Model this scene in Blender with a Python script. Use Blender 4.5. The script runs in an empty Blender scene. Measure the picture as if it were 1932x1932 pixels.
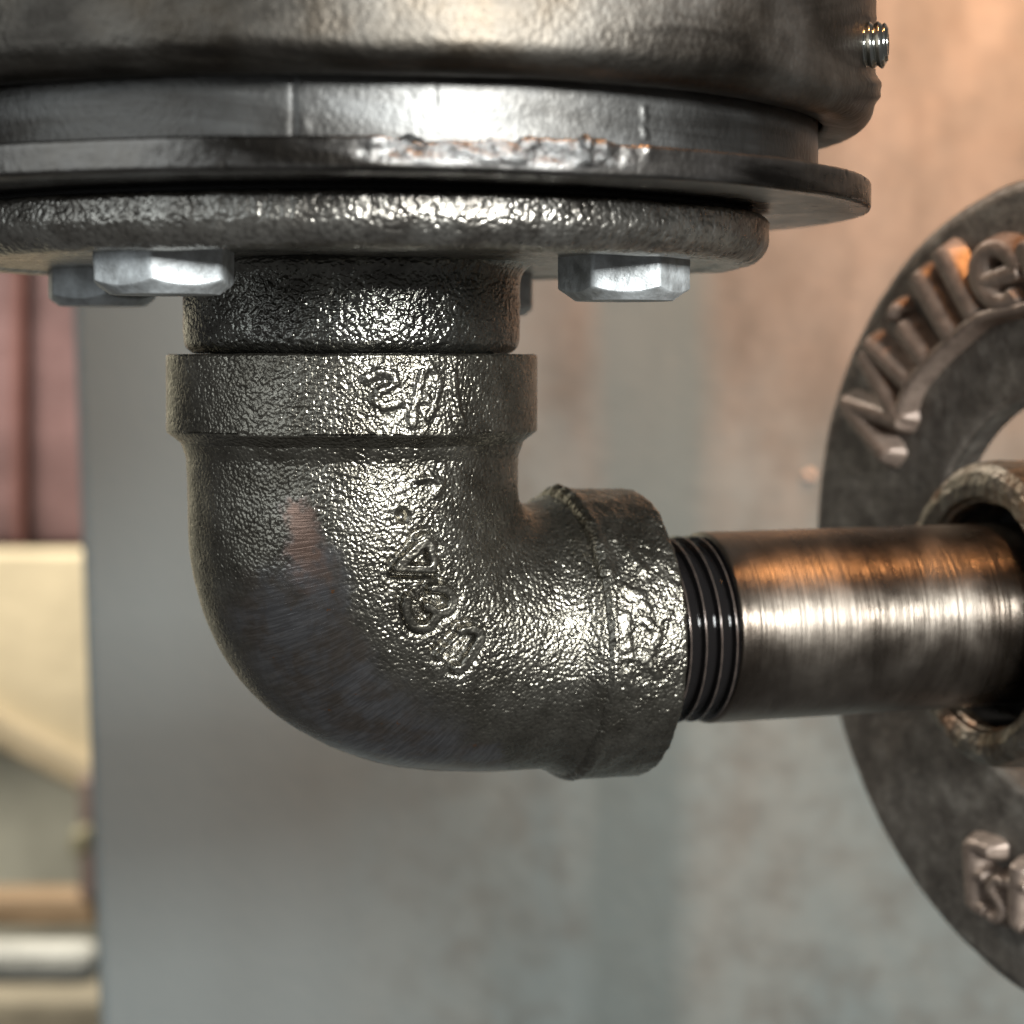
import bpy, math, random
import numpy as np
from mathutils import Matrix, Vector

sc = bpy.context.scene
rad = math.radians

# ------------------------------------------------------------------ camera
PITCH = rad(4.075)
CAM = Vector((0.0266, -0.355, 0.0))
FPX = 4000.0                      # focal length for a 1932 px wide picture
cd = bpy.data.cameras.new("camera")
cam = bpy.data.objects.new("camera", cd)
sc.collection.objects.link(cam)
cam.location = CAM
cam.rotation_euler = (rad(90) - PITCH, 0, 0)
cd.sensor_width = 36
cd.lens = 36 * FPX / 1932
cd.clip_start = 0.01
cd.clip_end = 50
cd.dof.use_dof = True
cd.dof.focus_distance = 0.326
cd.dof.aperture_fstop = 18
sc.camera = cam

# ------------------------------------------------------------------ world + lamps
w = bpy.data.worlds.new("World")
sc.world = w
w.use_nodes = True
bg = w.node_tree.nodes["Background"]
bg.inputs[0].default_value = (0.80, 0.80, 0.79, 1)
bg.inputs[1].default_value = 0.11

def area(name, loc, target, sx, sy, power, col):
    l = bpy.data.lights.new(name, 'AREA')
    l.shape = 'RECTANGLE'
    l.size = sx
    l.size_y = sy
    l.energy = power
    l.color = col
    o = bpy.data.objects.new(name, l)
    sc.collection.objects.link(o)
    o.location = loc
    d = Vector(target) - Vector(loc)
    o.rotation_euler = d.to_track_quat('-Z', 'Y').to_euler()
    return o

area("work_light", (0.52, -0.93, 0.22), (0.01, 0, -0.01), 0.30, 0.20, 21.0, (0.97, 1.0, 0.99))
area("left_fill_light", (-0.85, -0.75, 0.35), (0, 0, 0.0), 0.9, 0.9, 4.2, (0.88, 0.96, 1.0))  # soft fill added at left for reflections and the left wall
wlamp = area("warm_lamp", (0.25, 0.30, 0.27), (0.215, 0.445, 0.02), 0.08, 0.06, 1.25, (1.0, 0.55, 0.28))
wlamp.data.spread = rad(130)
area("warm_overhead_fill", (0.17, -0.10, 0.34), (0.09, 0.08, 0.0), 0.05, 0.05, 1.2, (1.0, 0.46, 0.17))  # second warm light, added for the letters and pipe top
area("background_fill", (-0.75, 0.9, 0.9), (-0.45, 1.9, -0.1), 0.5, 0.5, 44.0, (1.0, 0.93, 0.82))  # fill added to brighten the objects beyond the wall

sc.view_settings.view_transform = 'Standard'
sc.view_settings.look = 'None'
sc.view_settings.exposure = 0.0
sc.view_settings.gamma = 1.0

# ------------------------------------------------------------------ helpers
CX = np.array([1, 0, 0.0])
CF = np.array([0, math.cos(PITCH), -math.sin(PITCH)])
CU = np.array([0, math.sin(PITCH), math.cos(PITCH)])
CL = np.array(CAM)

def ray(px, py):
    return CX * (px - 966) / FPX + CU * (966 - py) / FPX + CF

def at(px, py, Y):
    """point seen at photo position (1932 scale) lying Y metres in front of the camera along +y"""
    d = ray(px, py)
    return CL + d * (Y / d[1])

def proj(P):
    d = P - CL
    z = d @ CF
    return 966 + FPX * (d @ CX) / z, 966 - FPX * (d @ CU) / z

_rng = np.random.RandomState(7)
_T = _rng.rand(32, 32, 32) * 2 - 1

def vnoise(P, size, seed=0.0):
    """smooth value noise in -1..1, feature size in metres"""
    q = P / size + seed * 7.31 + 100.0
    i = np.floor(q).astype(np.int64)
    f = q - i
    f = f * f * (3 - 2 * f)
    i %= 32
    j = (i + 1) % 32
    x0, y0, z0 = i[..., 0], i[..., 1], i[..., 2]
    x1, y1, z1 = j[..., 0], j[..., 1], j[..., 2]
    fx, fy, fz = f[..., 0], f[..., 1], f[..., 2]
    def L(a, b, t): return a + (b - a) * t
    return L(L(L(_T[x0, y0, z0], _T[x1, y0, z0], fx), L(_T[x0, y1, z0], _T[x1, y1, z0], fx), fy),
             L(L(_T[x0, y0, z1], _T[x1, y0, z1], fx), L(_T[x0, y1, z1], _T[x1, y1, z1], fx), fy), fz)

def grid_normals(P):
    """P [nu, nv, 3], closed round v"""
    du = np.gradient(P, axis=0)
    dv = np.roll(P, -1, 1) - np.roll(P, 1, 1)
    n = np.cross(dv, du)
    ln = np.linalg.norm(n, axis=2, keepdims=True)
    ln[ln < 1e-15] = 1
    return n / ln

def link(o, parent=None):
    sc.collection.objects.link(o)
    if parent is not None:
        o.parent = parent
    return o

def mesh_obj(name, verts, faces, mat, parent=None, smooth=True):
    me = bpy.data.meshes.new(name)
    me.from_pydata([tuple(map(float, v)) for v in verts], [], faces)
    me.polygons.foreach_set('use_smooth', [smooth] * len(me.polygons))
    me.materials.append(mat)
    me.update()
    return link(bpy.data.objects.new(name, me), parent)

def grid_obj(name, P, mat, parent=None, uv=None, attrs=None, flip=False, smooth=True):
    """P [nu, nv, 3] quads, closed round v"""
    nu, nv = P.shape[:2]
    me = bpy.data.meshes.new(name)
    idx = np.arange(nu * nv).reshape(nu, nv)
    a = idx[:-1]
    b = idx[1:]
    a2 = np.roll(a, -1, 1)
    b2 = np.roll(b, -1, 1)
    q = np.stack([a, a2, b2, b], -1).reshape(-1, 4)
    if flip:
        q = q[:, ::-1]
    n = len(q)
    me.vertices.add(nu * nv)
    me.vertices.foreach_set('co', P.reshape(-1).astype(np.float32))
    me.loops.add(n * 4)
    me.loops.foreach_set('vertex_index', q.reshape(-1).astype(np.int32))
    me.polygons.add(n)
    me.polygons.foreach_set('loop_start', np.arange(0, n * 4, 4, dtype=np.int32))
    me.polygons.foreach_set('use_smooth', np.ones(n, dtype=bool) if smooth else np.zeros(n, dtype=bool))
    if uv is not None:
        lay = me.uv_layers.new(name='arc')
        U, V = uv
        cols = np.arange(nv)
        c = np.stack([cols, cols + 1, cols + 1, cols], -1)
        c = np.broadcast_to(c, (nu - 1, nv, 4))
        rws = np.arange(nu - 1)[:, None, None]
        r = np.broadcast_to(np.concatenate([rws, rws, rws + 1, rws + 1], 2), (nu - 1, nv, 4))
        c = c.reshape(-1, 4)
        r = r.reshape(-1, 4)
        if flip:
            c = c[:, ::-1]
            r = r[:, ::-1]
        Ue = np.concatenate([U, U[:1] + (U[1] - U[0]) * nv])
        co = np.stack([Ue[c], V[r]], -1).astype(np.float32)
        lay.data.foreach_set('uv', co.reshape(-1))
    me.materials.append(mat)
    me.update(calc_edges=True)
    me.validate()
    if attrs:
        for k, v in attrs.items():
            at_ = me.attributes.new(k, 'FLOAT', 'POINT')
            at_.data.foreach_set('value', v.reshape(-1).astype(np.float32))
    return link(bpy.data.objects.new(name, me), parent)

def resample(prof, step):
    out = [prof[0]]
    for p, q in zip(prof[:-1], prof[1:]):
        L = math.hypot(q[0] - p[0], q[1] - p[1])
        n = max(1, int(round(L / step)))
        for k in range(1, n + 1):
            out.append((p[0] + (q[0] - p[0]) * k / n, p[1] + (q[1] - p[1]) * k / n))
    return np.array(out)

def fillet(cx, cz, r, a0, a1, n=8):
    return [(cx + r * math.cos(rad(a0 + (a1 - a0) * k / n)), cz + r * math.sin(rad(a0 + (a1 - a0) * k / n))) for k in range(n + 1)]

def lathe(name, prof, seg, mat, parent=None, M=None, step=None, disp=None, attrs=None):
    """surface of revolution round local z, profile (radius, z); M = 4x4 to world baked into the object matrix"""
    pr = resample(prof, step) if step else np.array(prof)
    ph = np.arange(seg) * 2 * math.pi / seg
    P = np.stack([pr[:, 0:1] * np.cos(ph), pr[:, 0:1] * np.sin(ph), np.repeat(pr[:, 1:2], seg, 1)], -1)
    d = np.zeros(len(pr))
    d[1:] = np.cumsum(np.hypot(np.diff(pr[:, 0]), np.diff(pr[:, 1])))
    attrs = attrs if attrs is not None else {}
    if disp is not None:
        Mn = np.array(M) if M is not None else np.eye(4)
        Wp = P @ Mn[:3, :3].T + Mn[:3, 3]
        N = grid_normals(P)
        h = disp(P, Wp, ph, pr)
        if isinstance(h, tuple):
            h, attrs = h
        P = P + N * h[..., None]
    rm = float(np.max(pr[:, 0]))
    ob = grid_obj(name, P, mat, parent, uv=(ph * rm, d), attrs=attrs)
    if M is not None:
        ob.matrix_world = Matrix([[float(x) for x in row] for row in np.array(M)])
    return ob

def thing(name, label, cat, group=None, loc=(0, 0, 0)):
    o = bpy.data.objects.new(name, None)
    o.empty_display_size = 0.01
    link(o)
    o.location = loc
    tag(o, label, cat, group)
    return o

def tag(o, label, cat, group=None):
    o['label'] = label
    o['category'] = cat
    if group:
        o['group'] = group
    return o

def child_of(o, parent):
    """parent o keeping its place (parents here are unrotated empties)"""
    m = o.matrix_world.copy() if o.rotation_mode else o.matrix_basis.copy()
    m = o.matrix_basis.copy()
    o.parent = parent
    o.matrix_parent_inverse = Matrix.Translation(-Vector(parent.location)) @ Matrix.Identity(4)
    o.matrix_basis = m
    return o

def seg_dist(X, Y, pts):
    d = np.full(X.shape, 1e9)
    for (x0, y0), (x1, y1) in zip(pts[:-1], pts[1:]):
        vx, vy = x1 - x0, y1 - y0
        L = vx * vx + vy * vy + 1e-9
        t = np.clip(((X - x0) * vx + (Y - y0) * vy) / L, 0, 1)
        d = np.minimum(d, np.hypot(X - x0 - t * vx, Y - y0 - t * vy))
    return d

def smooth_line(pts, n=6):
    if len(pts) < 3:
        (x0, y0), (x1, y1) = pts
        return [(x0 + (x1 - x0) * k / 8, y0 + (y1 - y0) * k / 8) for k in range(9)]
    out = []
    for i in range(len(pts) - 1):
        p0 = pts[max(i - 1, 0)]; p1 = pts[i]; p2 = pts[i + 1]; p3 = pts[min(i + 2, len(pts) - 1)]
        for k in range(n):
            t = k / n
            out.append(tuple(0.5 * ((2 * b) + (c - a) * t + (2 * a - 5 * b + 4 * c - d) * t * t + (3 * b - a - 3 * c + d) * t ** 3) for a, b, c, d in zip(p0, p1, p2, p3)))
    out.append(pts[-1])
    return out

def sstep(a, b, x):
    t = np.clip((x - a) / (b - a), 0, 1)
    return t * t * (3 - 2 * t)

# ------------------------------------------------------------------ materials
class Mat:
    def __init__(s, name, base=(0.5, 0.5, 0.5), metal=0.0, rough=0.5, spec=0.5):
        s.m = bpy.data.materials.new(name)
        s.m.use_nodes = True
        s.nt = s.m.node_tree
        s.b = s.nt.nodes['Principled BSDF']
        s.b.inputs['Base Color'].default_value = (*base, 1)
        s.b.inputs['Metallic'].default_value = metal
        s.b.inputs['Roughness'].default_value = rough
        s.b.inputs['Specular IOR Level'].default_value = spec
        s.tc = s.nt.nodes.new('ShaderNodeTexCoord')
    def n(s, t, **kw):
        nd = s.nt.nodes.new(t)
        for k, v in kw.items():
            if k.startswith('i_'):
                nd.inputs[k[2:].replace('_', ' ')].default_value = v
            else:
                setattr(nd, k, v)
        return nd
    def L(s, a, b):
        s.nt.links.new(a, b)
    def vec(s, scale=(1, 1, 1), src='Object'):
        mp = s.n('ShaderNodeMapping')
        mp.inputs['Scale'].default_value = scale
        s.L(s.tc.outputs[src], mp.inputs['Vector'])
        return mp.outputs['Vector']
    def noise(s, scale, detail=4, rough=0.55, vec=None, dist=0.0):
        nd = s.n('ShaderNodeTexNoise')
        nd.inputs['Scale'].default_value = scale
        nd.inputs['Detail'].default_value = detail
        nd.inputs['Roughness'].default_value = rough
        nd.inputs['Distortion'].default_value = dist
        s.L(vec if vec is not None else s.tc.outputs['Object'], nd.inputs['Vector'])
        return nd.outputs['Fac']
    def voro(s, scale, vec=None, feature='F1'):
        nd = s.n('ShaderNodeTexVoronoi')
        nd.feature = feature
        nd.inputs['Scale'].default_value = scale
        s.L(vec if vec is not None else s.tc.outputs['Object'], nd.inputs['Vector'])
        return nd.outputs['Distance']
    def ramp(s, src, stops):
        r = s.n('ShaderNodeValToRGB')
        e = r.color_ramp.elements
        while len(e) < len(stops):
            e.new(0.5)
        for el, (p, c) in zip(e, stops):
            el.position = p
            el.color = (*c, 1) if len(c) == 3 else c
        s.L(src, r.inputs['Fac'])
        return r.outputs['Color']
    def fr(s, src, a, b, lo=0.0, hi=1.0):
        r = s.n('ShaderNodeMapRange')
        r.inputs['From Min'].default_value = a
        r.inputs['From Max'].default_value = b
        r.inputs['To Min'].default_value = lo
        r.inputs['To Max'].default_value = hi
        s.L(src, r.inputs['Value'])
        return r.outputs['Result']
    def math(s, op, a, b):
        r = s.n('ShaderNodeMath', operation=op)
        for k, v in ((0, a), (1, b)):
            if isinstance(v, (int, float)):
                r.inputs[k].default_value = v
            else:
                s.L(v, r.inputs[k])
        return r.outputs[0]
    def mix(s, fac, a, b):
        r = s.n('ShaderNodeMix', data_type='RGBA')
        s.L(fac, r.inputs[0])
        for k, v in ((6, a), (7, b)):
            if isinstance(v, tuple):
                r.inputs[k].default_value = (*v, 1)
            else:
                s.L(v, r.inputs[k])
        return r.outputs[2]
    def attr(s, name):
        a = s.n('ShaderNodeAttribute')
        a.attribute_name = name
        return a.outputs['Fac']
    def bump(s, h, dist, strength=1.0, normal=None):
        b = s.n('ShaderNodeBump')
        b.inputs['Strength'].default_value = strength
        b.inputs['Distance'].default_value = dist
        s.L(h, b.inputs['Height'])
        if normal is not None:
            s.L(normal, b.inputs['Normal'])
        s.last = b.outputs['Normal']
        return s.last
    def finish(s, color=None, rough=None, normal=None, metal=None):
        if color is not None: s.L(color, s.b.inputs['Base Color'])
        if rough is not None: s.L(rough, s.b.inputs['Roughness'])
        if metal is not None: s.L(metal, s.b.inputs['Metallic'])
        if normal is not None: s.L(normal, s.b.inputs['Normal'])
        return s.m

def cast_iron(name, base, dark, r0, r1, grain=1500, bd=0.00022, worn=False, rust=0.0):
    m = Mat(name, base, 0.95, 0.3)
    g = m.noise(grain * 0.8, 2, 0.5)
    g2 = m.voro(grain, None, 'SMOOTH_F1')
    dome = m.math('SUBTRACT', 1.0, m.math('MULTIPLY', m.math('MULTIPLY', g2, g2), 2.2))
    h = m.math('ADD', m.math('MULTIPLY', dome, 0.55), m.math('MULTIPLY', g, 0.9))
    big = m.noise(130, 4, 0.6)
    col = m.mix(m.fr(big, 0.35, 0.65), dark, base)
    # darker colour in the pits of the grain
    col = m.mix(m.fr(g, 0.34, 0.5, 0.35, 0.0), col, (0.035, 0.032, 0.028))
    rg = m.fr(m.noise(420, 3, 0.6), 0.3, 0.7, r0, r1)
    if rust > 0:
        rf = m.fr(m.noise(60, 6, 0.7), 0.62 - 0.1 * rust, 0.78 - 0.1 * rust)
        col = m.mix(rf, col, (0.24, 0.11, 0.05))
    nrm = m.bump(h, bd)
    if worn:
        wa = m.attr('worn')
        co = m.attr('copper')
        sv = m.vec((170, 3000, 1), 'UV')
        st = m.noise(1.0, 4, 0.65, sv, 0.6)
        blot = m.noise(150, 5, 0.65)
        wcol = m.mix(m.fr(blot, 0.42, 0.60), (0.34, 0.335, 0.345), (0.27, 0.235, 0.21))  # worn metal, its blue-grey lifted in place of a reflection
        wcol = m.mix(m.fr(st, 0.42, 0.62), m.mix(m.fr(blot, 0.45, 0.6), (0.21, 0.205, 0.21), (0.18, 0.155, 0.135)), wcol)
        wcol = m.mix(co, wcol, (0.40, 0.27, 0.215))
        spk = m.fr(m.noise(330, 5, 0.7), 0.66, 0.72)
        wcol = m.mix(spk, wcol, (0.42, 0.17, 0.05))
        col = m.mix(wa, col, wcol)
        inv = m.math('SUBTRACT', 1.0, wa)
        hb = m.math('MULTIPLY', m.math('MULTIPLY', h, inv), m.fr(m.attr('mark'), 0.0, 1.0, 1.0, 0.35))
        n1 = m.bump(hb, bd)
        nrm = m.bump(m.math('MULTIPLY', st, wa), 0.00008, 1.0, n1)
        rg = m.math('ADD', m.math('MULTIPLY', rg, inv), m.math('MULTIPLY', wa, 0.29))
    return m.finish(col, rg, nrm)

IRON = cast_iron('cast_iron', (0.27, 0.253, 0.215), (0.15, 0.137, 0.112), 0.22, 0.34, 1950, 0.00021, worn=True)
HUBIRON = cast_iron('black_cast_iron', (0.24, 0.235, 0.21), (0.11, 0.105, 0.095), 0.15, 0.25, 1650, 0.00024)
FLANGEIRON = cast_iron('cast_flange_iron', (0.46, 0.44, 0.40), (0.24, 0.22, 0.195), 0.24, 0.38, 1300, 0.00020)

def steel(name, base, dark, r0, r1, su, sv_, bd, pebble=0.0, pscale=700, streak=None, weld=False, sdark=(0.05, 0.044, 0.038)):
    m = Mat(name, base, 1.0, 0.3)
    v = m.vec((su, sv_, 1), 'UV')
    st = m.noise(1.0, 5, 0.65, v, 0.3)
    big = m.noise(45, 5, 0.6)
    col = m.mix(m.fr(big, 0.35, 0.65), dark, base)
    rg = m.fr(m.noise(90, 4, 0.6), 0.3, 0.7, r0, r1)
    if streak:
        sk = m.noise(1.0, 5, 0.6, m.vec(streak, 'UV'), 0.8)
        col = m.mix(m.fr(sk, 0.48, 0.66), col, sdark)
        rg = m.math('ADD', rg, m.fr(sk, 0.40, 0.62, 0.0, -0.10))
    if weld:
        wf = m.attr('weld')
        wn = m.noise(900, 4, 0.7)
        col = m.mix(wf, col, m.mix(m.fr(wn, 0.35, 0.6), (0.10, 0.09, 0.085), (0.32, 0.32, 0.315)))
        rg = m.math('ADD', rg, m.math('MULTIPLY', wf, 0.12))
    nrm = m.bump(st, bd)
    if weld:
        nrm = m.bump(m.math('MULTIPLY', wn, wf), 0.0004, 1.0, nrm)
    if pebble:
        nrm = m.bump(m.noise(pscale, 2, 0.5), pebble, 1.0, nrm)
    return m.finish(col, rg, nrm)

CAN = steel('canister_steel', (0.165, 0.155, 0.14), (0.095, 0.078, 0.06), 0.42, 0.56, 500, 900, 0.00001, 0.00014, 900, streak=(16, 75, 1))  # dark streaks painted in for dark reflections on the canister
NECK = steel('neck_steel', (0.19, 0.19, 0.187), (0.13, 0.125, 0.118), 0.44, 0.56, 160, 700, 0.000012, 0.00009, 900, streak=(10, 60, 1))
PLATE = steel('plate_steel', (0.24, 0.232, 0.224), (0.15, 0.138, 0.125), 0.30, 0.42, 300, 500, 0.00002, 0.00009, 800, streak=(14, 120, 1), weld=True)
PIPE = steel('pipe_steel', (0.31, 0.27, 0.23), (0.18, 0.15, 0.122), 0.30, 0.44, 14, 1300, 0.00013, 0.00003, 500, streak=(22, 55, 1), sdark=(0.13, 0.105, 0.085))

m = Mat('thread_black', (0.008, 0.007, 0.007), 0.0, 0.09, 0.55)
cr = m.attr('crest')
THREAD = m.finish(m.mix(cr, (0.008, 0.007, 0.007), (0.26, 0.20, 0.17)), m.fr(cr, 0, 1, 0.09, 0.30), m.bump(m.noise(900, 3), 0.00003), m.math('MULTIPLY', cr, 0.85))

m = Mat('galvanised_zinc', (0.6, 0.62, 0.63), 0.7, 0.5)
bl = m.noise(260, 5, 0.65)
zc_ = m.mix(m.fr(bl, 0.35, 0.65), (0.38, 0.39, 0.39), (0.72, 0.75, 0.76))
zc_ = m.mix(m.fr(m.noise(190, 5, 0.7), 0.64, 0.74), zc_, (0.20, 0.13, 0.085))
ZINC = m.finish(zc_,
                m.fr(m.noise(500, 4, 0.7), 0.3, 0.7, 0.50, 0.68),
                m.bump(m.noise(700, 4, 0.65), 0.00020))

m = Mat('screw_steel', (0.5, 0.5, 0.46), 1.0, 0.16)
SCREW = m.finish(None, None, m.bump(m.noise(900, 2), 0.00002))

def disc_mat():
    m = Mat('ring_iron', (0.1, 0.09, 0.08), 0.35, 0.5)
    bl = m.noise(150, 7, 0.7)
    col = m.ramp(bl, [(0.32, (0.09, 0.076, 0.064)), (0.5, (0.18, 0.158, 0.135)), (0.70, (0.34, 0.31, 0.27))])
    return m.finish(col, m.fr(m.noise(400, 4, 0.6), 0.3, 0.7, 0.38, 0.6), m.bump(m.noise(500, 5, 0.65), 0.0004))
RING = disc_mat()
m = Mat('letter_iron', (0.3, 0.27, 0.24), 0.35, 0.36)
LETTER = m.finish(m.mix(m.fr(m.noise(300, 5, 0.65), 0.35, 0.65), (0.24, 0.18, 0.145), (0.38, 0.29, 0.235)), m.fr(m.noise(500, 4, 0.6), 0.3, 0.7, 0.26, 0.44), m.bump(m.noise(600, 4, 0.6), 0.0003))  # lighter coppery tone painted in for warm light on the letters
FIT = cast_iron('rusty_fitting', (0.36, 0.33, 0.28), (0.20, 0.155, 0.11), 0.40, 0.55, 700, 0.0003, rust=1.0)
m = Mat('recess_shade', (0.015, 0.013, 0.012), 0.0, 0.7)  # near-black, stands in for the shade inside bores and gaps
BORE = m.finish(None, None, m.bump(m.noise(400, 3), 0.0002))

def wall_mat():
    m = Mat('painted_concrete', (0.2, 0.2, 0.2), 0.0, 0.75, 0.25)
    v = m.vec((10, 10, 3.4))
    a = m.noise(1.0, 5, 0.6, v, 0.5)
    b = m.noise(75, 5, 0.6)
    c1 = m.ramp(a, [(0.34, (0.155, 0.195, 0.20)), (0.50, (0.195, 0.225, 0.22)), (0.68, (0.215, 0.222, 0.205))])
    c2 = m.mix(m.fr(b, 0.42, 0.72, 0, 0.5), c1, (0.105, 0.095, 0.08))
    sx = m.n('ShaderNodeSeparateXYZ')
    m.L(m.tc.outputs['Object'], sx.inputs[0])
    # smooth grey paint on the left third of the post
    lf = m.fr(sx.outputs['X'], -0.055, 0.02, 1.0, 0.0)
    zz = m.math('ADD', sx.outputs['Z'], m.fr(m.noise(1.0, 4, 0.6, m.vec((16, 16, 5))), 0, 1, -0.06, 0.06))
    brown_mask = m.math('MULTIPLY', m.fr(zz, -0.10, 0.0), m.fr(sx.outputs['X'], 0.0, 0.05))  # browner towards the upper right of the wall
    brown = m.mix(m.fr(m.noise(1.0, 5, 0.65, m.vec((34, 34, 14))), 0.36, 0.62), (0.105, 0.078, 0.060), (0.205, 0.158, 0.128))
    c2 = m.mix(m.math('MULTIPLY', brown_mask, 0.8), c2, brown)
    wobx = m.math('ADD', sx.outputs['X'], m.fr(m.noise(1.0, 3, 0.5, m.vec((14, 14, 5))), 0, 1, -0.018, 0.018))
    band = m.math('MULTIPLY', m.fr(wobx, 0.052, 0.064), m.fr(wobx, 0.104, 0.090))
    c2 = m.mix(m.math('MULTIPLY', band, 0.75), c2, (0.115, 0.145, 0.145))
    col = m.mix(lf, c2, (0.215, 0.245, 0.245))
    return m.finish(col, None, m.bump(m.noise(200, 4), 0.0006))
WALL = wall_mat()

def plain(name, base, rough=0.7, var=0.25, scale=9.0, spec=0.3):
    m = Mat(name, base, 0.0, rough, spec)
    f = m.fr(m.noise(scale, 4, 0.6), 0.3, 0.7)
    d = tuple(c * (1 - var) for c in base)
    l = tuple(min(1, c * (1 + var)) for c in base)
    return m.finish(m.mix(f, d, l), None, m.bump(m.noise(scale * 6, 3), 0.002))

# ------------------------------------------------------------------ the setting: post behind, room beyond
def slab(name, corners, thick, mat, parent=None, bev=0.0):
    """flat piece with real thickness: four front corners (counter-clockwise seen from the camera), pushed back in +y"""
    f = [Vector(c) for c in corners]
    b = [Vector((c[0], c[1] + thick, c[2])) for c in corners]
    vs = f + b
    fs = [(0, 1, 2, 3), (7, 6, 5, 4), (0, 4, 5, 1), (1, 5, 6, 2), (2, 6, 7, 3), (3, 7, 4, 0)]
    me = bpy.data.meshes.new(name)
    me.from_pydata([tuple(v) for v in vs], [], fs)
    me.materials.append(mat)
    o = link(bpy.data.objects.new(name, me), parent)
    if bev:
        md = o.modifiers.new('bevel', 'BEVEL')
        md.width = bev
        md.segments = 3
    return o

YW = 0.80
wl = at(128, 400, YW)
wb = at(186, 1950, YW)
k = (wb[0] - wl[0]) / (wb[2] - wl[2])
x_at = lambda z: wl[0] + k * (z - wl[2])
yw = YW - 0.355
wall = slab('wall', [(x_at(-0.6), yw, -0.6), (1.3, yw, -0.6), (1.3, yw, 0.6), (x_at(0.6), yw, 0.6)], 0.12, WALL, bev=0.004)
wall['kind'] = 'structure'

def quad_px(x0, y0, x1, y1, Y):
    return [at(x0, y1, Y), at(x1, y1, Y), at(x1, y0, Y), at(x0, y0, Y)]

back = slab('back_wall', [(-1.6, 1.75, -0.9), (0.4, 1.75, -0.9), (0.4, 1.75, 1.2), (-1.6, 1.75, 1.2)], 0.1,
            plain('back_wall_paint', (0.50, 0.49, 0.40), 0.8, 0.3, 7))
back['kind'] = 'structure'

cab = thing('cabinet', 'faded red cabinet beyond the left edge of the grey wall, above the cream panel', 'cabinet', loc=tuple(at(60, 1030, 1.9)))
child_of(slab('cabinet_body', quad_px(-320, 200, 300, 1034, 1.9), 0.15, plain('faded_red', (0.16, 0.095, 0.092), 0.5, 0.5, 9), bev=0.01), cab)
child_of(slab('edge_strip', quad_px(26, 210, 44, 1030, 1.885), 0.015, plain('dark_red', (0.13, 0.055, 0.045), 0.5)), cab)
cp = slab('panel', [at(-320, 1180, 1.8), at(240, 1480, 1.8), at(240, 1042, 1.8), at(-320, 1042, 1.8)], 0.04, plain('cream_paint', (0.62, 0.53, 0.36), 0.6, 0.2, 6), bev=0.004)
tag(cp, 'pale cream panel with a sloping lower edge, below the faded red cabinet', 'panel')
bm_ = slab('sloping_beam', [at(-320, 1245, 1.78), at(240, 1545, 1.78), at(240, 1478, 1.78), at(-320, 1178, 1.78)], 0.03, plain('tan_paint', (0.40, 0.33, 0.22), 0.6), bev=0.006)
tag(bm_, 'tan sloping beam along the lower edge of the cream panel', 'beam')
pst = slab('brown_post', quad_px(148, 1470, 240, 1700, 1.72), 0.03, plain('brown_post_paint', (0.17, 0.125, 0.11), 0.6), bev=0.004)
tag(pst, 'thin brown upright post by the left edge of the grey wall', 'post')
ob_ = slab('olive_box', quad_px(132, 1570, 164, 1618, 1.66), 0.03, plain('olive', (0.22, 0.20, 0.13), 0.6), bev=0.004)
tag(ob_, 'small olive box on the thin brown post at left', 'box')
bs = slab('wooden_rail', quad_px(-320, 1690, 230, 1752, 1.74), 0.04, plain('rail_wood', (0.33, 0.23, 0.14), 0.6, 0.35, 8), bev=0.006)
tag(bs, 'brown wooden rail just above the white shelf edge at lower left', 'rail')
ws = slab('white_shelf', quad_px(-320, 1786, 184, 1866, 1.5), 0.03, plain('white_shelf_paint', (0.44, 0.44, 0.40), 0.5, 0.35, 16), bev=0.013)
tag(ws, 'thick white shelf with rounded end, at the lower left beyond the wall', 'shelf')
lb = slab('storage_bin', quad_px(-320, 1880, 230, 2300, 1.7), 0.12, plain('bin_brown', (0.26, 0.23, 0.17), 0.7, 0.4, 10), bev=0.01)
tag(lb, 'dull brown bin in the shade under the white shelf', 'bin')

# small pale rivet on the wall beside the ring
rv = lathe('rivet', [(0.0, -0.0022), (0.0012, -0.0018), (0.0020, -0.0008), (0.0022, 0.0006)], 24, plain('rivet_paint', (0.50, 0.38, 0.31), 0.4, 0.1, 50),
           M=Matrix.Translation(Vector(at(1527, 898, YW - 0.0003))) @ Matrix.Rotation(rad(-90), 4, 'X'))
tag(rv, 'small pale rivet head on the wall beside the lettered ring', 'rivet')

# ------------------------------------------------------------------ round canister (top)
can = thing('steel_canister', 'wide round grey steel canister cut off by the top edge of the photo', 'canister', loc=(0, 0, 0.037))
def can_disp(P, Wp, ph, pr):
    h = vnoise(P, 0.012, 1) * 0.00012 + vnoise(P, 0.0035, 2) * 0.00006
    px, py = proj(Wp)
    # chips and drips low on the right-hand silhouette
    for cx_, cy_, r_, a_ in ((1641, 158, 12, .0011), (1642, 182, 9, .0010), (1639, 170, 18, .0004), (1640, 36, 6, .0005)):
        h = h + a_ * np.exp(-(((px - cx_) / r_ / 1.8) ** 2 + ((py - cy_) / r_) ** 2)) * (Wp[..., 1] < 0.02)
    return h
prof = [(0.0772, 0.0380), (0.0774, 0.0372), (0.0810, 0.0366)] + fillet(0.0811, 0.0410, 0.0044, -90, 0, 10) + [(0.0855, 0.19), (0.0835, 0.192), (0.0, 0.192)]
child_of(lathe('canister_wall', prof, 720, CAN, step=0.0009, disp=can_disp), can)
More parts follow.
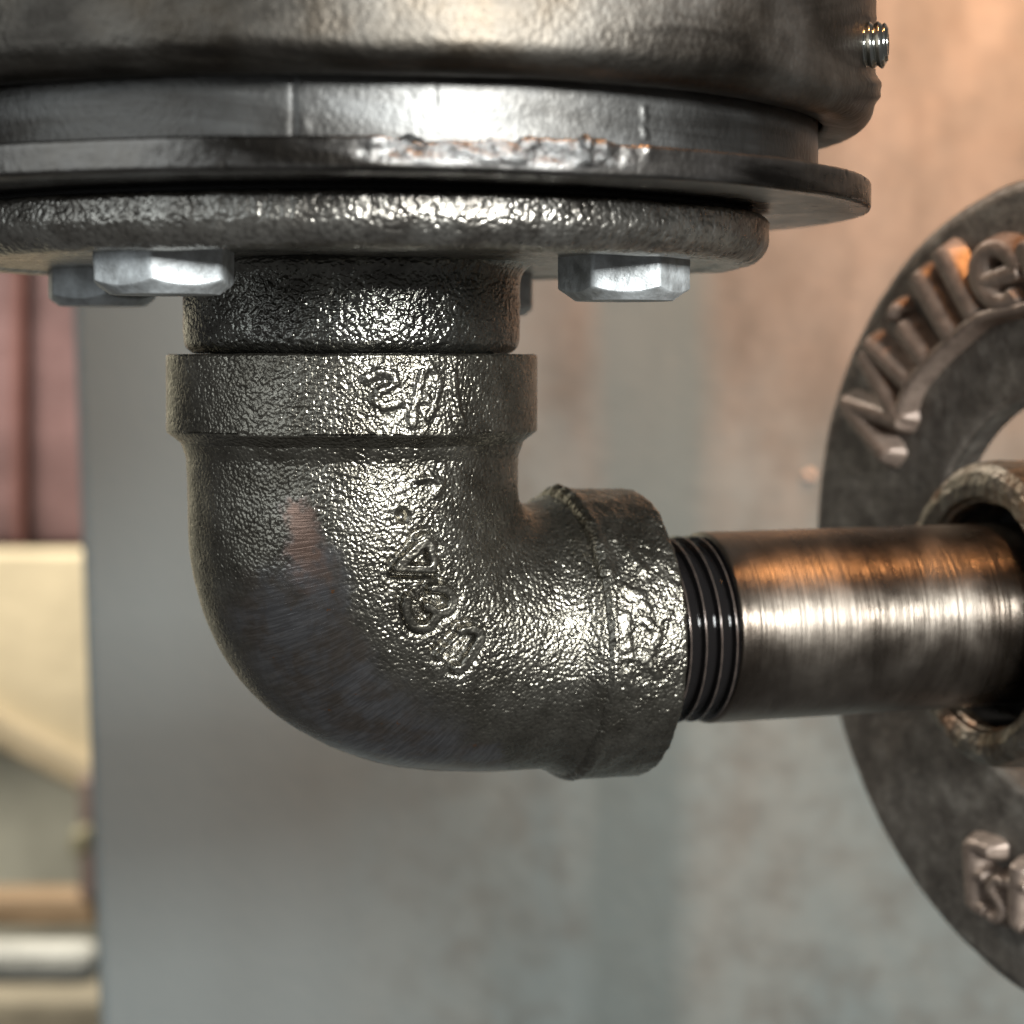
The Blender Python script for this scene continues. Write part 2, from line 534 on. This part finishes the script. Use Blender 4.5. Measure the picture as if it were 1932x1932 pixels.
# threaded set screw on the right of the canister
az = rad(-20)
scr_dir = Vector((math.cos(az + rad(7)), math.sin(az + rad(7)), 0))
sl = Vector((0.0848 * math.cos(az), 0.0848 * math.sin(az), 0.0)) ; sl.z = float(at(1640, 86, 0.326)[2])
Ms = Matrix.Translation(sl) @ scr_dir.to_track_quat('Z', 'Y').to_matrix().to_4x4()
seg = 96
S = np.linspace(-0.003, 0.0040, 90)
ph = np.arange(seg) * 2 * math.pi / seg
tt = (S[:, None] / 0.00135 - ph[None] / (2 * math.pi)) % 1.0
rr = 0.0030 + 0.00055 * (1 - np.abs(tt * 2 - 1)) ** 0.7
rr = rr * (1 - 0.25 * sstep(0.0033, 0.0040, S)[:, None])
P = np.stack([rr * np.cos(ph), rr * np.sin(ph), np.repeat(S[:, None], seg, 1)], -1)
endc = np.stack([0.0016 * np.cos(ph), 0.0016 * np.sin(ph), np.full(seg, 0.0040)], -1)[None]
endd = np.stack([0.0015 * np.cos(ph), 0.0015 * np.sin(ph), np.full(seg, 0.0022)], -1)[None]
ende = np.stack([0.0 * np.cos(ph), 0.0 * np.sin(ph), np.full(seg, 0.0022)], -1)[None]
scw = grid_obj('set_screw', np.concatenate([P, endc, endd, ende]), SCREW)
scw.matrix_world = Ms
tag(scw, 'short shiny threaded set screw sticking out of the right side of the canister', 'screw')

# plate with neck, welded together
pl = thing('round_plate', 'round steel plate with a neck and weld lumps on its rim, between canister and flange', 'plate', loc=(0, 0, 0.024))
def neck_disp(P, Wp, ph, pr):
    h = vnoise(P, 0.006, 3) * 0.00006
    px, py = proj(Wp)
    fr_ = Wp[..., 1] < 0
    # joint seam line, dents and two weld spots
    h = h - 0.00018 * np.exp(-((px - 553) / 4.5) ** 2) * fr_ * (py < 262)
    h = h + 0.00014 * np.exp(-((px - 572) / 12) ** 2 - ((py - 235) / 22) ** 2) * fr_
    h = h - 0.00012 * np.exp(-(seg_dist(px, py, [(818, 160), (823, 178), (817, 200)]) / 3.0) ** 2) * fr_
    h = h - 0.00008 * np.exp(-(seg_dist(px, py, [(770, 172), (776, 184)]) / 3.5) ** 2) * fr_
    h = h + 0.00024 * np.exp(-(seg_dist(px, py, [(1214, 202), (1217, 226)]) / 4.0) ** 2) * fr_
    h = h + 0.00024 * np.exp(-(seg_dist(px, py, [(1213, 243), (1219, 258)]) / 4.0) ** 2) * fr_
    h = h + 0.00030 * vnoise(P, 0.004, 9) * np.exp(-((px - 1030) / 60) ** 2 - ((py - 232) / 25) ** 2) * fr_
    return h
child_of(lathe('neck', [(0.0766, 0.0282), (0.0766, 0.0388)], 1100, NECK, step=0.0003, disp=neck_disp), pl)
def plate_disp(P, Wp, ph, pr):
    h = vnoise(P, 0.010, 4) * 0.00010 + vnoise(P, 0.002, 5) * 0.00003
    px, py = proj(Wp)
    fr_ = (Wp[..., 1] < 0)
    zone = sstep(640, 800, px + 40 * vnoise(P, 0.003, 21)) * (1 - sstep(1080, 1230, px + 40 * vnoise(P, 0.003, 22))) * fr_
    up = sstep(0.0250, 0.0268, P[..., 2])
    rgh = vnoise(P, 0.0060, 6) * 0.0005 + np.maximum(vnoise(P, 0.0028, 16), -0.2) * 0.0005 + vnoise(P, 0.0015, 7) * 0.00022 + vnoise(P, 0.0008, 13) * 0.00012
    h = h + zone * up * 2.1 * (rgh - 0.0002)
    nick = np.maximum(0, vnoise(P, 0.0022, 11) - 0.72) * 0.0016
    edge = np.exp(-((P[..., 2] - 0.0243) / 0.0006) ** 2) + np.exp(-((P[..., 2] - 0.0282) / 0.0006) ** 2)
    return h - nick * edge, {'weld': zone * sstep(0.0245, 0.0260, P[..., 2])}
prof = [(0.030, 0.02405), (0.0840, 0.02405)] + fillet(0.0845, 0.0246, 0.0006, -90, 0, 4) + fillet(0.0846, 0.0279, 0.0005, 0, 90, 4) + [(0.0700, 0.0284)]
child_of(lathe('disc', prof, 1500, PLATE, step=0.00035, disp=plate_disp), pl)

# ------------------------------------------------------------------ floor flange
fl = thing('pipe_flange', 'round cast iron flange with a short hub, bolted up under the steel plate', 'flange', loc=(0, 0, 0.016))
def fl_disp(P, Wp, ph, pr):
    ed = sstep(0.060, 0.066, np.hypot(P[..., 0], P[..., 1]))
    h = vnoise(P, 0.009, 1) * 0.00018 + vnoise(P, 0.0022, 2) * 0.00010 * ed + vnoise(P, 0.0011, 3) * 0.00005 * ed
    return h
prof = [(0.030, 0.01600), (0.0560, 0.01600), (0.0600, 0.01590), (0.0610, 0.01550), (0.0643, 0.01540)] + fillet(0.0643, 0.0200, 0.0046, -90, 5, 12) + [(0.0689, 0.0224), (0.0683, 0.0230), (0.060, 0.0231)]
child_of(lathe('flange_disc', prof, 1100, FLANGEIRON, step=0.0004, disp=fl_disp), fl)
def hub_disp(P, Wp, ph, pr):
    return vnoise(P, 0.007, 1) * 0.00025 + vnoise(P, 0.0011, 2) * 0.00006 + vnoise(P, 0.0007, 3) * 0.00003
prof = [(0.0315, 0.0163)] + fillet(0.0312, 0.0130, 0.0032, 90, 180, 8)[1:] + [(0.0279, 0.0112), (0.0279, 0.0045)] + fillet(0.0255, 0.0035, 0.0023, 0, -90, 6) + [(0.0210, 0.0014)]
child_of(lathe('hub', prof[::-1], 900, HUBIRON, step=0.0003, disp=hub_disp), fl)
child_of(lathe('bore_thread', [(0.0236, -0.004), (0.0236, 0.010)], 96, BORE), fl)

child_of(lathe('gap_shade_ring', [(0.0655, 0.0228), (0.0662, 0.0232), (0.0662, 0.0238), (0.0655, 0.0242)], 256, BORE), fl)  # dark ring added for the shade in the gap under the plate

# hex bolts, chamfered faces turned down
def hex_bolt(name, x, y, zt, zb, Rc, rot, label):
    ap = Rc * math.cos(rad(30))
    t = thing(name, label, 'bolt', 'galvanised hex bolts through the flange', loc=(x, y, zt))
    n = 180
    phs = [2 * math.pi * k / n for k in range(n)]
    def hexr(a):
        b = (a - rot) % rad(60)
        return ap / math.cos(b - rad(30))
    r0 = ap * 0.985
    rows = []
    H = zt - zb
    hh = [min(hexr(a), Rc * 0.985) for a in phs]
    zc = [(zb + max(0.0, (h - r0)) * 0.62 + 0.0009) for h in hh]
    rows.append([(h, zt + 0.0006) for h in hh])
    rows.append([(h, zt - 0.0002) for h in hh])
    for q in (0.5, 1.0):
        rows.append([(h, (zt - 0.0002) * (1 - q) + q * (c + 0.0002)) for h, c in zip(hh, zc)])
    rows.append([(h - 0.00018, c - 0.00004) for h, c in zip(hh, zc)])
    rows.append([(r0 * 0.90, zb + 0.0003)] * n)
    rows.append([(r0 * 0.86, zb)] * n)
    rows.append([(r0 * 0.5, zb)] * n)
    rows.append([(0.00001, zb)] * n)
    P = np.array([[(r * math.cos(a), r * math.sin(a), z - zt) for (r, z), a in zip(row, phs)] for row in rows])
    # subdivide rows for dents
    fine = []
    for i in range(len(rows) - 1):
        m_ = 6 if i in (1, 2, 4) else 2
        for k_ in range(m_):
            fine.append(P[i] * (1 - k_ / m_) + P[i + 1] * k_ / m_)
    fine.append(P[-1])
    P = np.array(fine)
    c = P * 1.0
    P = P + np.stack([c[..., 0], c[..., 1], np.zeros(c.shape[:2])], -1) * ((vnoise(P + x, 0.0016, 3) * 0.006 + vnoise(P + y, 0.006, 5) * 0.008)[..., None])
    o = grid_obj('head', P, ZINC, t, flip=True, smooth=True)
    e = o.modifiers.new('edges', 'EDGE_SPLIT')
    e.split_angle = rad(28)
    # shank through the flange
    lathe('shank', [(0.0060, 0.0), (0.0060, 0.0070)], 48, ZINC, t)
    return t
hex_bolt('hex_bolt', -0.0239, -0.0450, 0.0163, 0.0096, 0.01085, rad(29.3), 'large galvanised hex bolt head at front left, overlapping the bolt behind it')
hex_bolt('hex_bolt.001', 0.0440, -0.0240, 0.0160, 0.0093, 0.01040, rad(59.1), 'galvanised hex bolt head right of the hub, with one dark and one bright face')
hex_bolt('hex_bolt.002', -0.0462, 0.0235, 0.0160, 0.0097, 0.01040, rad(45.8), 'dull hex bolt head at far left, half hidden by the front left bolt')
hex_bolt('hex_bolt.003', 0.0212, 0.0450, 0.0160, 0.0085, 0.01060, rad(29.0), 'pale hex bolt mostly hidden behind the right side of the hub')

# ------------------------------------------------------------------ elbow
TH = rad(20)
e_ = np.array([math.cos(TH), math.sin(TH), 0.0])
n_ = np.array([math.sin(TH), -math.cos(TH), 0.0])
uz = np.array([0, 0, 1.0])
ZA = -0.0476
R1, R2 = 0.0276, 0.0231
elb = thing('pipe_elbow', 'black cast iron reducing elbow with raised marks, screwed up under the flange hub', 'pipe elbow', loc=(0, 0, -0.0475))

MARKS = [  # raised casting marks: polylines in photo units, half width, height
    ([(748, 1070), (812, 1070), (800, 1022), (752, 1066)], 10.5, .0008),
    ([(786, 1016), (802, 1010), (816, 1030)], 7, .0006),
    ([(766, 1128), (766, 1154), (784, 1180), (808, 1178), (819, 1156), (804, 1142)], 10.5, .0009),
    ([(819, 1154), (842, 1150), (850, 1131), (838, 1112), (812, 1108)], 10.5, .0009),
    ([(826, 1238), (868, 1194)], 8, .0006),
    ([(868, 1190), (890, 1186), (902, 1204), (872, 1254), (858, 1258)], 10.5, .0009),
]
PITS = [((760, 974), 11, .0010), ((668, 706), 6, .0003)]
GROOVES = [([(736, 1086), (824, 1086)], 5, .0009), ([(832, 1078), (820, 1040)], 4, .0005),
           ([(840, 1234), (878, 1196)], 5, .0006)]

def marks(px, py, front):
    h = np.zeros(px.shape)
    halo = np.full(px.shape, 99.0)
    for pts, wd, a in MARKS:
        if a == 0: continue
        d = seg_dist(px, py, smooth_line(pts, 4)) + vnoise(np.stack([px, py, px * 0], -1) * 1e-4, 0.0009, 4) * 2.0
        h = np.maximum(h, a * (1 - sstep(wd * 0.60, wd * 1.20, d)))
        halo = np.minimum(halo, d - wd)
    h = h - .00022 * np.exp(-((halo - 5) / 4.0) ** 2)  # added groove round the marks, shapes in a shaded outline
    for (x, y), r, a in PITS:
        h = h - a * np.exp(-(((px - x) / r) ** 2 + ((py - y) / r / 1.15) ** 2) ** 1.5)
    for pts, wd, a in GROOVES:
        h = h - a * np.exp(-(seg_dist(px, py, pts) / wd) ** 2)
    # little worm of metal near the top
    h = h + .0003 * np.exp(-(seg_dist(px, py, [(790, 905), (812, 900), (832, 912), (822, 932)]) / 7) ** 2)
    return h * front

def worn_masks(px, py, front, P):
    w_ = np.zeros(px.shape)
    wob = vnoise(P, 0.004, 4) * 12 + vnoise(P, 0.0009, 6) * 9 + vnoise(P, 0.0004, 8) * 5
    d1 = seg_dist(px, py, [(562, 975), (576, 1010), (566, 1040), (592, 1090)]) + wob * 1.3
    w_ = np.maximum(w_, 1 - sstep(12, 46, d1))
    cop = (1 - sstep(5, 50, d1)) * (1 - sstep(1020, 1150, py + wob * 2))
    d2 = seg_dist(px, py, [(592, 1085), (606, 1170), (660, 1290)]) + wob
    w_ = np.maximum(w_, 1 - sstep(30, 82, d2 + 0.18 * (px - 560).clip(-200, 0) * -0.4))
    d3 = seg_dist(px, py, [(520, 1160), (600, 1280), (700, 1370), (800, 1420)]) + wob
    w_ = np.maximum(w_, 1 - sstep(35, 125, d3))
    w_ = np.maximum(w_, 0.8 * (1 - sstep(25, 45, seg_dist(px, py, [(800, 1435), (920, 1440)]) + wob)))
    w_ = w_ * (1 - sstep(0, 25, px - 1000))
    return w_ * front, cop * front

# stations
def body_sections():
    C, A, B, rin, rout, arc = [], [], [], [], [], []
    st = 0.00022
    z0, z1 = -0.0128, -0.0215
    s = 0.0
    for z in np.arange(z0, z1, -st):
        C.append(uz * z); A.append(e_); rin.append(R1); rout.append(R1); arc.append(s); s += st
        q = (z0 - z)
        add = 0.0009 * (1 - sstep(0.0, 0.0035, q))      # fillet up to the collar
        rin[-1] += add; rout[-1] += add
    Pu, Pz, ri = R1 + 0.0030, z1, 0.0030
    a_, b_, mm = Pu + R1, (Pz - (ZA - R2)), 2.5
    na = 340
    for k in range(na + 1):
        al = math.pi / 2 * k / na
        ca, sa = max(math.cos(al), 1e-9), max(math.sin(al), 1e-9)
        ro = ((ca / a_) ** mm + (sa / b_) ** mm) ** (-1 / mm)
        d = -(e_ * ca) - uz * sa
        piv = e_ * Pu + uz * Pz
        C.append(piv + d * (ri + ro) / 2)
        A.append(-d)
        rin.append((ro - ri) / 2)
        f = al / (math.pi / 2)
        f = f * f * (3 - 2 * f)
        rout.append(R1 * (1 - f) + R2 * f)
        s += math.pi / 2 * 0.03 / na
        arc.append(s)
    for u in np.arange(Pu + st, 0.0376, st):
        C.append(e_ * u + uz * ZA); A.append(uz)
        fl_ = 0.0017 * sstep(0.0318, 0.0374, u)
        rin.append(R2 + fl_); rout.append(R2 + fl_); s += st; arc.append(s)
    return [np.array(q) for q in (C, A, rin, rout, arc)]
C, A, rin, rout, arc = body_sections()
seg = 860
ph = np.arange(seg) * 2 * math.pi / seg
P = C[:, None] + (rin[:, None] * np.cos(ph))[..., None] * A[:, None] - (rout[:, None] * np.sin(ph))[..., None] * n_
N = grid_normals(P)
cen = C[:, None]
if np.mean(np.sum(N * (P - cen), -1)) < 0:
    N = -N
front = np.sum(N * (CL - P), -1) > 0
px, py = proj(P)
wm, cm = worn_masks(px, py, front, P)
h = vnoise(P, 0.010, 1) * 0.00022 + vnoise(P, 0.0040, 2) * 0.00007
grain = vnoise(P, 0.0013, 3) * 0.000018 + vnoise(P, 0.0007, 5) * 0.000026
mk = marks(px, py, front)
mkw = np.clip(np.abs(mk) / 0.0006, 0, 1)
h = h + grain * (1 - wm) - wm * 0.00010 + mk * 1.35
seamx = np.exp(-((py - 955) / 60.0) ** 2) * 0
P = P + N * h[..., None]
PB = P - np.array(elb.location)
body = grid_obj('body', PB, IRON, elb, uv=(ph * 0.027, arc), attrs={'worn': wm, 'copper': cm, 'mark': mkw}, flip=False)

def fix_normals(o, outward_center=None):
    me = o.data
    # flip when the first polygons face inward
    import bmesh
    bm = bmesh.new(); bm.from_mesh(me)
    bmesh.ops.recalc_face_normals(bm, faces=bm.faces)
    bm.to_mesh(me); bm.free()

def vnoise_px(px, py):
    return vnoise(np.stack([px, py, px * 0], -1) * 0.0001, 0.0012, 3) * 3.0

def blobs(px, py, items, front):
    h = np.zeros(px.shape)
    for pts, wd, a in items:
        h = np.maximum(h, a * (1 - sstep(wd * 0.45, wd * 1.45, seg_dist(px, py, pts) + vnoise_px(px, py))))
    return h * front
TOPM = [([(692, 712), (712, 700), (742, 706), (746, 724), (716, 738), (706, 756), (726, 768), (752, 760)], 8, .00040),
        ([(800, 694), (786, 742), (776, 800)], 8, .00035), ([(796, 752), (816, 758)], 8, .0003), ([(812, 688), (828, 722), (822, 752), (806, 790)], 7, .00036),
        ([(855, 704), (857, 742)], 6, .00045), ([(858, 752), (862, 770), (872, 800)], 6, .00045)]
def col1_disp(P, Wp, ph, pr):
    px, py = proj(Wp)
    front = Wp[..., 1] < 0.0
    side = sstep(0.0292, 0.0303, np.hypot(P[..., 0], P[..., 1]))
    h = vnoise(P, 0.009, 1) * 0.00014 + vnoise(P, 0.0012, 3) * 0.000025 + vnoise(P, 0.0007, 4) * 0.00003
    rough_zone = np.exp(-((px - 740) / 95) ** 2) * front
    h = h + rough_zone * side * (vnoise(P, 0.0014, 8) * 0.00013)
    mk = blobs(px, py, TOPM, front) * side
    return h + mk * 1.2, {'mark': 0.6 * np.clip(mk / 0.0002, 0, 1)}
prof = [(0.0240, 0.0004), (0.0301, 0.0011)] + fillet(0.0303, 0.0006, 0.0005, 90, 0, 4) + [(0.0308, -0.0113)] + fillet(0.0302, -0.0113, 0.0006, 0, -70, 4) + [(0.0281, -0.0137), (0.0270, -0.0141)]
c1 = lathe('collar', prof[::-1], 900, IRON, step=0.00028, disp=col1_disp)
child_of(c1, elb)
# lower collar, along e_
Mx = Matrix(((e_[2] * 0 + uz[0], -n_[0], e_[0], 0), (uz[1], -n_[1], e_[1], 0), (uz[2], -n_[2], e_[2], ZA), (0, 0, 0, 1)))
BOTM = [([(1186, 1040), (1215, 1075)], 8, .00035), ([(1180, 1110), (1200, 1120), (1222, 1150)], 9, .00040), ([(1180, 1160), (1185, 1225)], 9, .00030),
        ([(1215, 1170), (1240, 1190), (1230, 1230)], 9, .00035), ([(1190, 1240), (1225, 1245), (1240, 1275)], 8, .0004), ([(1186, 1270), (1196, 1310)], 8, .00035)]
def col2_disp(P, Wp, ph, pr):
    px, py = proj(Wp)
    Nn = Wp - (np.array([0, 0, ZA]) + e_ * P[..., 2:3])
    front = np.sum(Nn * (CL - Wp), -1) > 0
    side = sstep(0.0235, 0.0245, np.hypot(P[..., 0], P[..., 1]))
    h = vnoise(P, 0.008, 1) * 0.00024 + vnoise(P, 0.0013, 3) * 0.00003 + vnoise(P, 0.0007, 4) * 0.00003
    h = h + side * vnoise(P, 0.0017, 8) * 0.00015 * front 
    mk = blobs(px, py, BOTM, front) * side
    h = h + mk * 0.95
    # ragged crest at the top of the back edge
    crest = np.exp(-((P[..., 2] - 0.0368) / 0.0016) ** 2) * np.abs(vnoise(P, 0.004, 12)) * 0.0009 * (Wp[..., 2] > ZA + 0.012)
    return h + crest, {'mark': 0.6 * np.clip(mk / 0.0002, 0, 1)}
prof = [(0.0225, 0.0352), (0.0238, 0.0356)] + [(0.0250, 0.0362), (0.0256, 0.0372), (0.0254, 0.0384), (0.0253, 0.0495)] + fillet(0.0246, 0.0497, 0.0007, 0, 90, 4) + [(0.0180, 0.0502), (0.0176, 0.0480)]
c2 = lathe('collar', prof, 820, IRON, step=0.00028, disp=col2_disp, M=Mx)
child_of(c2, elb)

# ------------------------------------------------------------------ pipe with cut threads
pipe = thing('steel_pipe', 'brushed steel pipe running right from the elbow, with black threads at its end', 'pipe', loc=tuple(e_ * 0.05 + uz * ZA))
S = np.arange(0.0455, 0.0644, 0.00010)
seg = 420
ph = np.arange(seg) * 2 * math.pi / seg
pt = 0.00290
tt = ((S[:, None] - 0.0642) / pt + ph[None] / (2 * math.pi)) % 1.0
tri = 1 - np.abs(tt * 2 - 1)
crest = sstep(0.62, 0.90, tri)
rr = 0.01530 + 0.0013 * crest
rr = rr + (0.0166 - 0.0153) * sstep(0.0637, 0.0642, S)[:, None] * (1 - crest)
Q = np.stack([rr * np.cos(ph), rr * np.sin(ph), np.repeat(S[:, None], seg, 1)], -1)
th = grid_obj('thread', Q, THREAD, uv=(ph * 0.016, S), attrs={'crest': sstep(0.93, 0.99, tri) * np.ones_like(rr)})
th.matrix_world = Mx
child_of(th, pipe)
PR = 0.0171
def pipe_disp(P, Wp, ph, pr):
    return vnoise(P * np.array([0.25, 0.25, 1]), 0.0011, 2) * 0.000018 + vnoise(P, 0.006, 3) * 0.00004
tb = lathe('tube', [(0.0158, 0.0641), (0.0166, 0.0642), (PR - 0.0001, 0.0644), (PR, 0.0649), (PR, 0.150)], 400, PIPE, step=0.0002, M=Mx, disp=pipe_disp)
child_of(tb, pipe)

# ------------------------------------------------------------------ fitting at the far end of the pipe
S0 = 0.1212
fit = thing('pipe_fitting', 'rusty pale fitting with a wide dark mouth, receiving the right end of the pipe', 'pipe fitting', loc=tuple(e_ * S0 + uz * ZA))
def fit_disp(P, Wp, ph, pr):
    return vnoise(P, 0.008, 1) * 0.0005 + vnoise(P, 0.0025, 2) * 0.00025
prof = [(0.0205, S0 + 0.012), (0.0212, S0 + 0.002)] + fillet(0.0248, S0 + 0.0034, 0.0034, 205, 90 + 0, 10)[:1] + [(0.0222, S0 + 0.0004), (0.0245, S0 - 0.0004), (0.0268, S0 + 0.0002), (0.0284, S0 + 0.0018), (0.0289, S0 + 0.005), (0.0286, S0 + 0.015), (0.0262, S0 + 0.018), (0.0258, S0 + 0.045)]
f1 = lathe('mouth', prof, 420, FIT, step=0.0004, M=Mx, disp=fit_disp)
child_of(f1, fit)
f2 = lathe('bore', [(0.0170, S0 + 0.013), (0.0207, S0 + 0.0125), (0.0208, S0 + 0.004)], 96, BORE, M=Mx)
child_of(f2, fit)

# ------------------------------------------------------------------ lettered ring
tz, pz = rad(-63.0), rad(-4.6)
nc = np.array([math.sin(tz) * math.cos(pz), math.sin(pz), -math.cos(tz) * math.cos(pz)])
nrm = CX * nc[0] + CU * nc[1] + CF * nc[2]
nrm /= np.linalg.norm(nrm)
DC = CL + ray(2002, 1139) * 0.404
RO, RI = 0.2026 * 0.404, 0.0999 * 0.404
ax = np.cross(uz, nrm); ax /= np.linalg.norm(ax)
ay = np.cross(nrm, ax)
Md = Matrix(((ax[0], ay[0], nrm[0], DC[0]), (ax[1], ay[1], nrm[1], DC[1]), (ax[2], ay[2], nrm[2], DC[2]), (0, 0, 0, 1)))
ring = thing('lettered_ring', 'dark cast iron ring with raised lettering behind the pipe, cut off by the right edge', 'ring', loc=tuple(DC))
def ring_disp(P, Wp, ph, pr):
    return vnoise(P, 0.012, 1) * 0.0002 + vnoise(P, 0.003, 2) * 0.00010
prof = [(RI, -0.007), (RI, -0.0015)] + fillet(RI + 0.0015, -0.0015, 0.0015, 180, 90, 5) + fillet(RO - 0.0034, -0.0034, 0.0034, 90, 0, 9) + [(RO, -0.007), (RI, -0.0071)]
rg = lathe('rim', prof[::-1], 360, RING, step=0.0007, M=Md, disp=ring_disp)
child_of(rg, ring)

def on_disc(px, py, lift=0.0):
    d = ray(px, py)
    o = DC + nrm * lift
    t = ((o - CL) @ nrm) / (d @ nrm)
    p = CL + d * t - DC
    return float(p @ ax), float(p @ ay)

def stroke_verts(line, wt, wb_, hgt, vs, fs, base=-0.0004):
    """one raised stroke with sloping sides, rounded shoulders and closed ends"""
    L = [np.array(p) for p in line]
    n = len(L)
    prof = [(-wb_, base), (-wt * 1.08, hgt * 0.72), (-wt * 0.80, hgt * 0.95), (-wt * 0.3, hgt * 1.02), (wt * 0.3, hgt * 1.02), (wt * 0.80, hgt * 0.95), (wt * 1.08, hgt * 0.72), (wb_, base)]
    rows = []
    def row(c, t, sc_, off):
        nx = np.array([-t[1], t[0]])
        r = []
        for a, z in prof:
            q = c + nx * np.array([1.55, 1.0]) * a * sc_ + t * off * (1.0 if z < hgt * .5 else 0.45 if z < hgt * .8 else 0.12)
            zz = z
            r.append((q[0], q[1], zz))
        return r
    tang = []
    for i in range(n):
        t = L[min(i + 1, n - 1)] - L[max(i - 1, 0)]
        tang.append(t / (np.linalg.norm(t) + 1e-12))
    def cap(c, t, sg):
        rs = []
        for k_ in (1.0, 0.75, 0.4):
            o_ = wb_ * math.sqrt(max(0, 1 - (k_ * 0.96) ** 2))
            rs.append(row(c, t, k_, sg * o_))
        return rs
    c0 = cap(L[0], tang[0], -1)[::-1]
    rows += c0[:-1]
    rows += [row(L[i], tang[i], 1, 0) for i in range(n)]
    rows += cap(L[-1], tang[-1], 1)[1:]
    o = len(vs)
    m_ = len(prof)
    for r in rows:
        vs.extend(r)
    for i in range(len(rows) - 1):
        for j in range(m_ - 1):
            a = o + i * m_ + j
            fs.append((a, a + 1, a + m_ + 1, a + m_))
    fs.append(tuple(o + j for j in range(m_))[::-1])
    fs.append(tuple(o + (len(rows) - 1) * m_ + j for j in range(m_)))

HT = 0.0040
def letter(strokes, wt=0.0019, wb_=0.0032, hgt=HT, name='raised_letter'):
    vs, fs = [], []
    for s_ in strokes:
        q = smooth_line([on_disc(x, y, hgt) for x, y in s_])
        stroke_verts(q, wt, wb_, hgt, vs, fs)
    import bmesh
    me = bpy.data.meshes.new(name)
    me.from_pydata(vs, [], fs)
    bm = bmesh.new(); bm.from_mesh(me)
    bmesh.ops.recalc_face_normals(bm, faces=bm.faces)
    bm.to_mesh(me); bm.free()
    me.polygons.foreach_set('use_smooth', [True] * len(me.polygons))
    me.materials.append(LETTER)
    o = link(bpy.data.objects.new(name, me))
    md = o.modifiers.new('soft', 'SUBSURF')
    md.levels = 1
    md.render_levels = 2
    o.matrix_world = Md
    child_of(o, ring)
    return o

def arc_px(cx_, cy_, rx, ry, a0, a1, tilt=0, n=14):
    out = []
    for k_ in range(n + 1):
        a = rad(a0 + (a1 - a0) * k_ / n)
        x, y = rx * math.cos(a), -ry * math.sin(a)
        t = rad(tilt)
        out.append((cx_ + x * math.cos(t) - y * math.sin(t), cy_ + x * math.sin(t) + y * math.cos(t)))
    return out

letter([[(1662, 860), (1586, 764)], [(1586, 762), (1688, 796)], [(1686, 794), (1620, 672)], [(1630, 650), (1704, 722)]])   # M
letter([[(1692, 618), (1734, 680)], [(1676, 586), (1678, 588)]])            # i
letter([[(1722, 522), (1782, 632)]])                                        # l
letter([[(1766, 478), (1826, 592)]])                                        # l
letter([[(1848, 534), (1912, 512)], arc_px(1877, 520, 38, 52, 5, 300, -16)])   # e
letter([[(1926, 462), (1962, 566)], [(1934, 488), (1952, 452), (1975, 440)]])  # r
letter([[(1823, 1596), (1829, 1708)], [(1823, 1596), (1860, 1608)], [(1826, 1650), (1850, 1656)], [(1829, 1708), (1850, 1720)]], 0.0015, 0.0027)  # E
letter([[(1888, 1668), (1874, 1662), (1864, 1678), (1878, 1700), (1886, 1722), (1872, 1736), (1862, 1728)]], 0.0010, 0.0022)       # s
letter([[(1912, 1640), (1910, 1735), (1922, 1752)], [(1896, 1668), (1930, 1676)]], 0.0014, 0.0026)    # t
letter([[(1946, 1760), (1948, 1762)]])
letter([[(1684, 800), (1694, 765), (1713, 722), (1748, 680), (1790, 640), (1838, 602), (1890, 588), (1950, 575), (2010, 560)]], 0.0011, 0.0018, HT * 0.96, name='raised_rib')
bpy.context.view_layer.update()
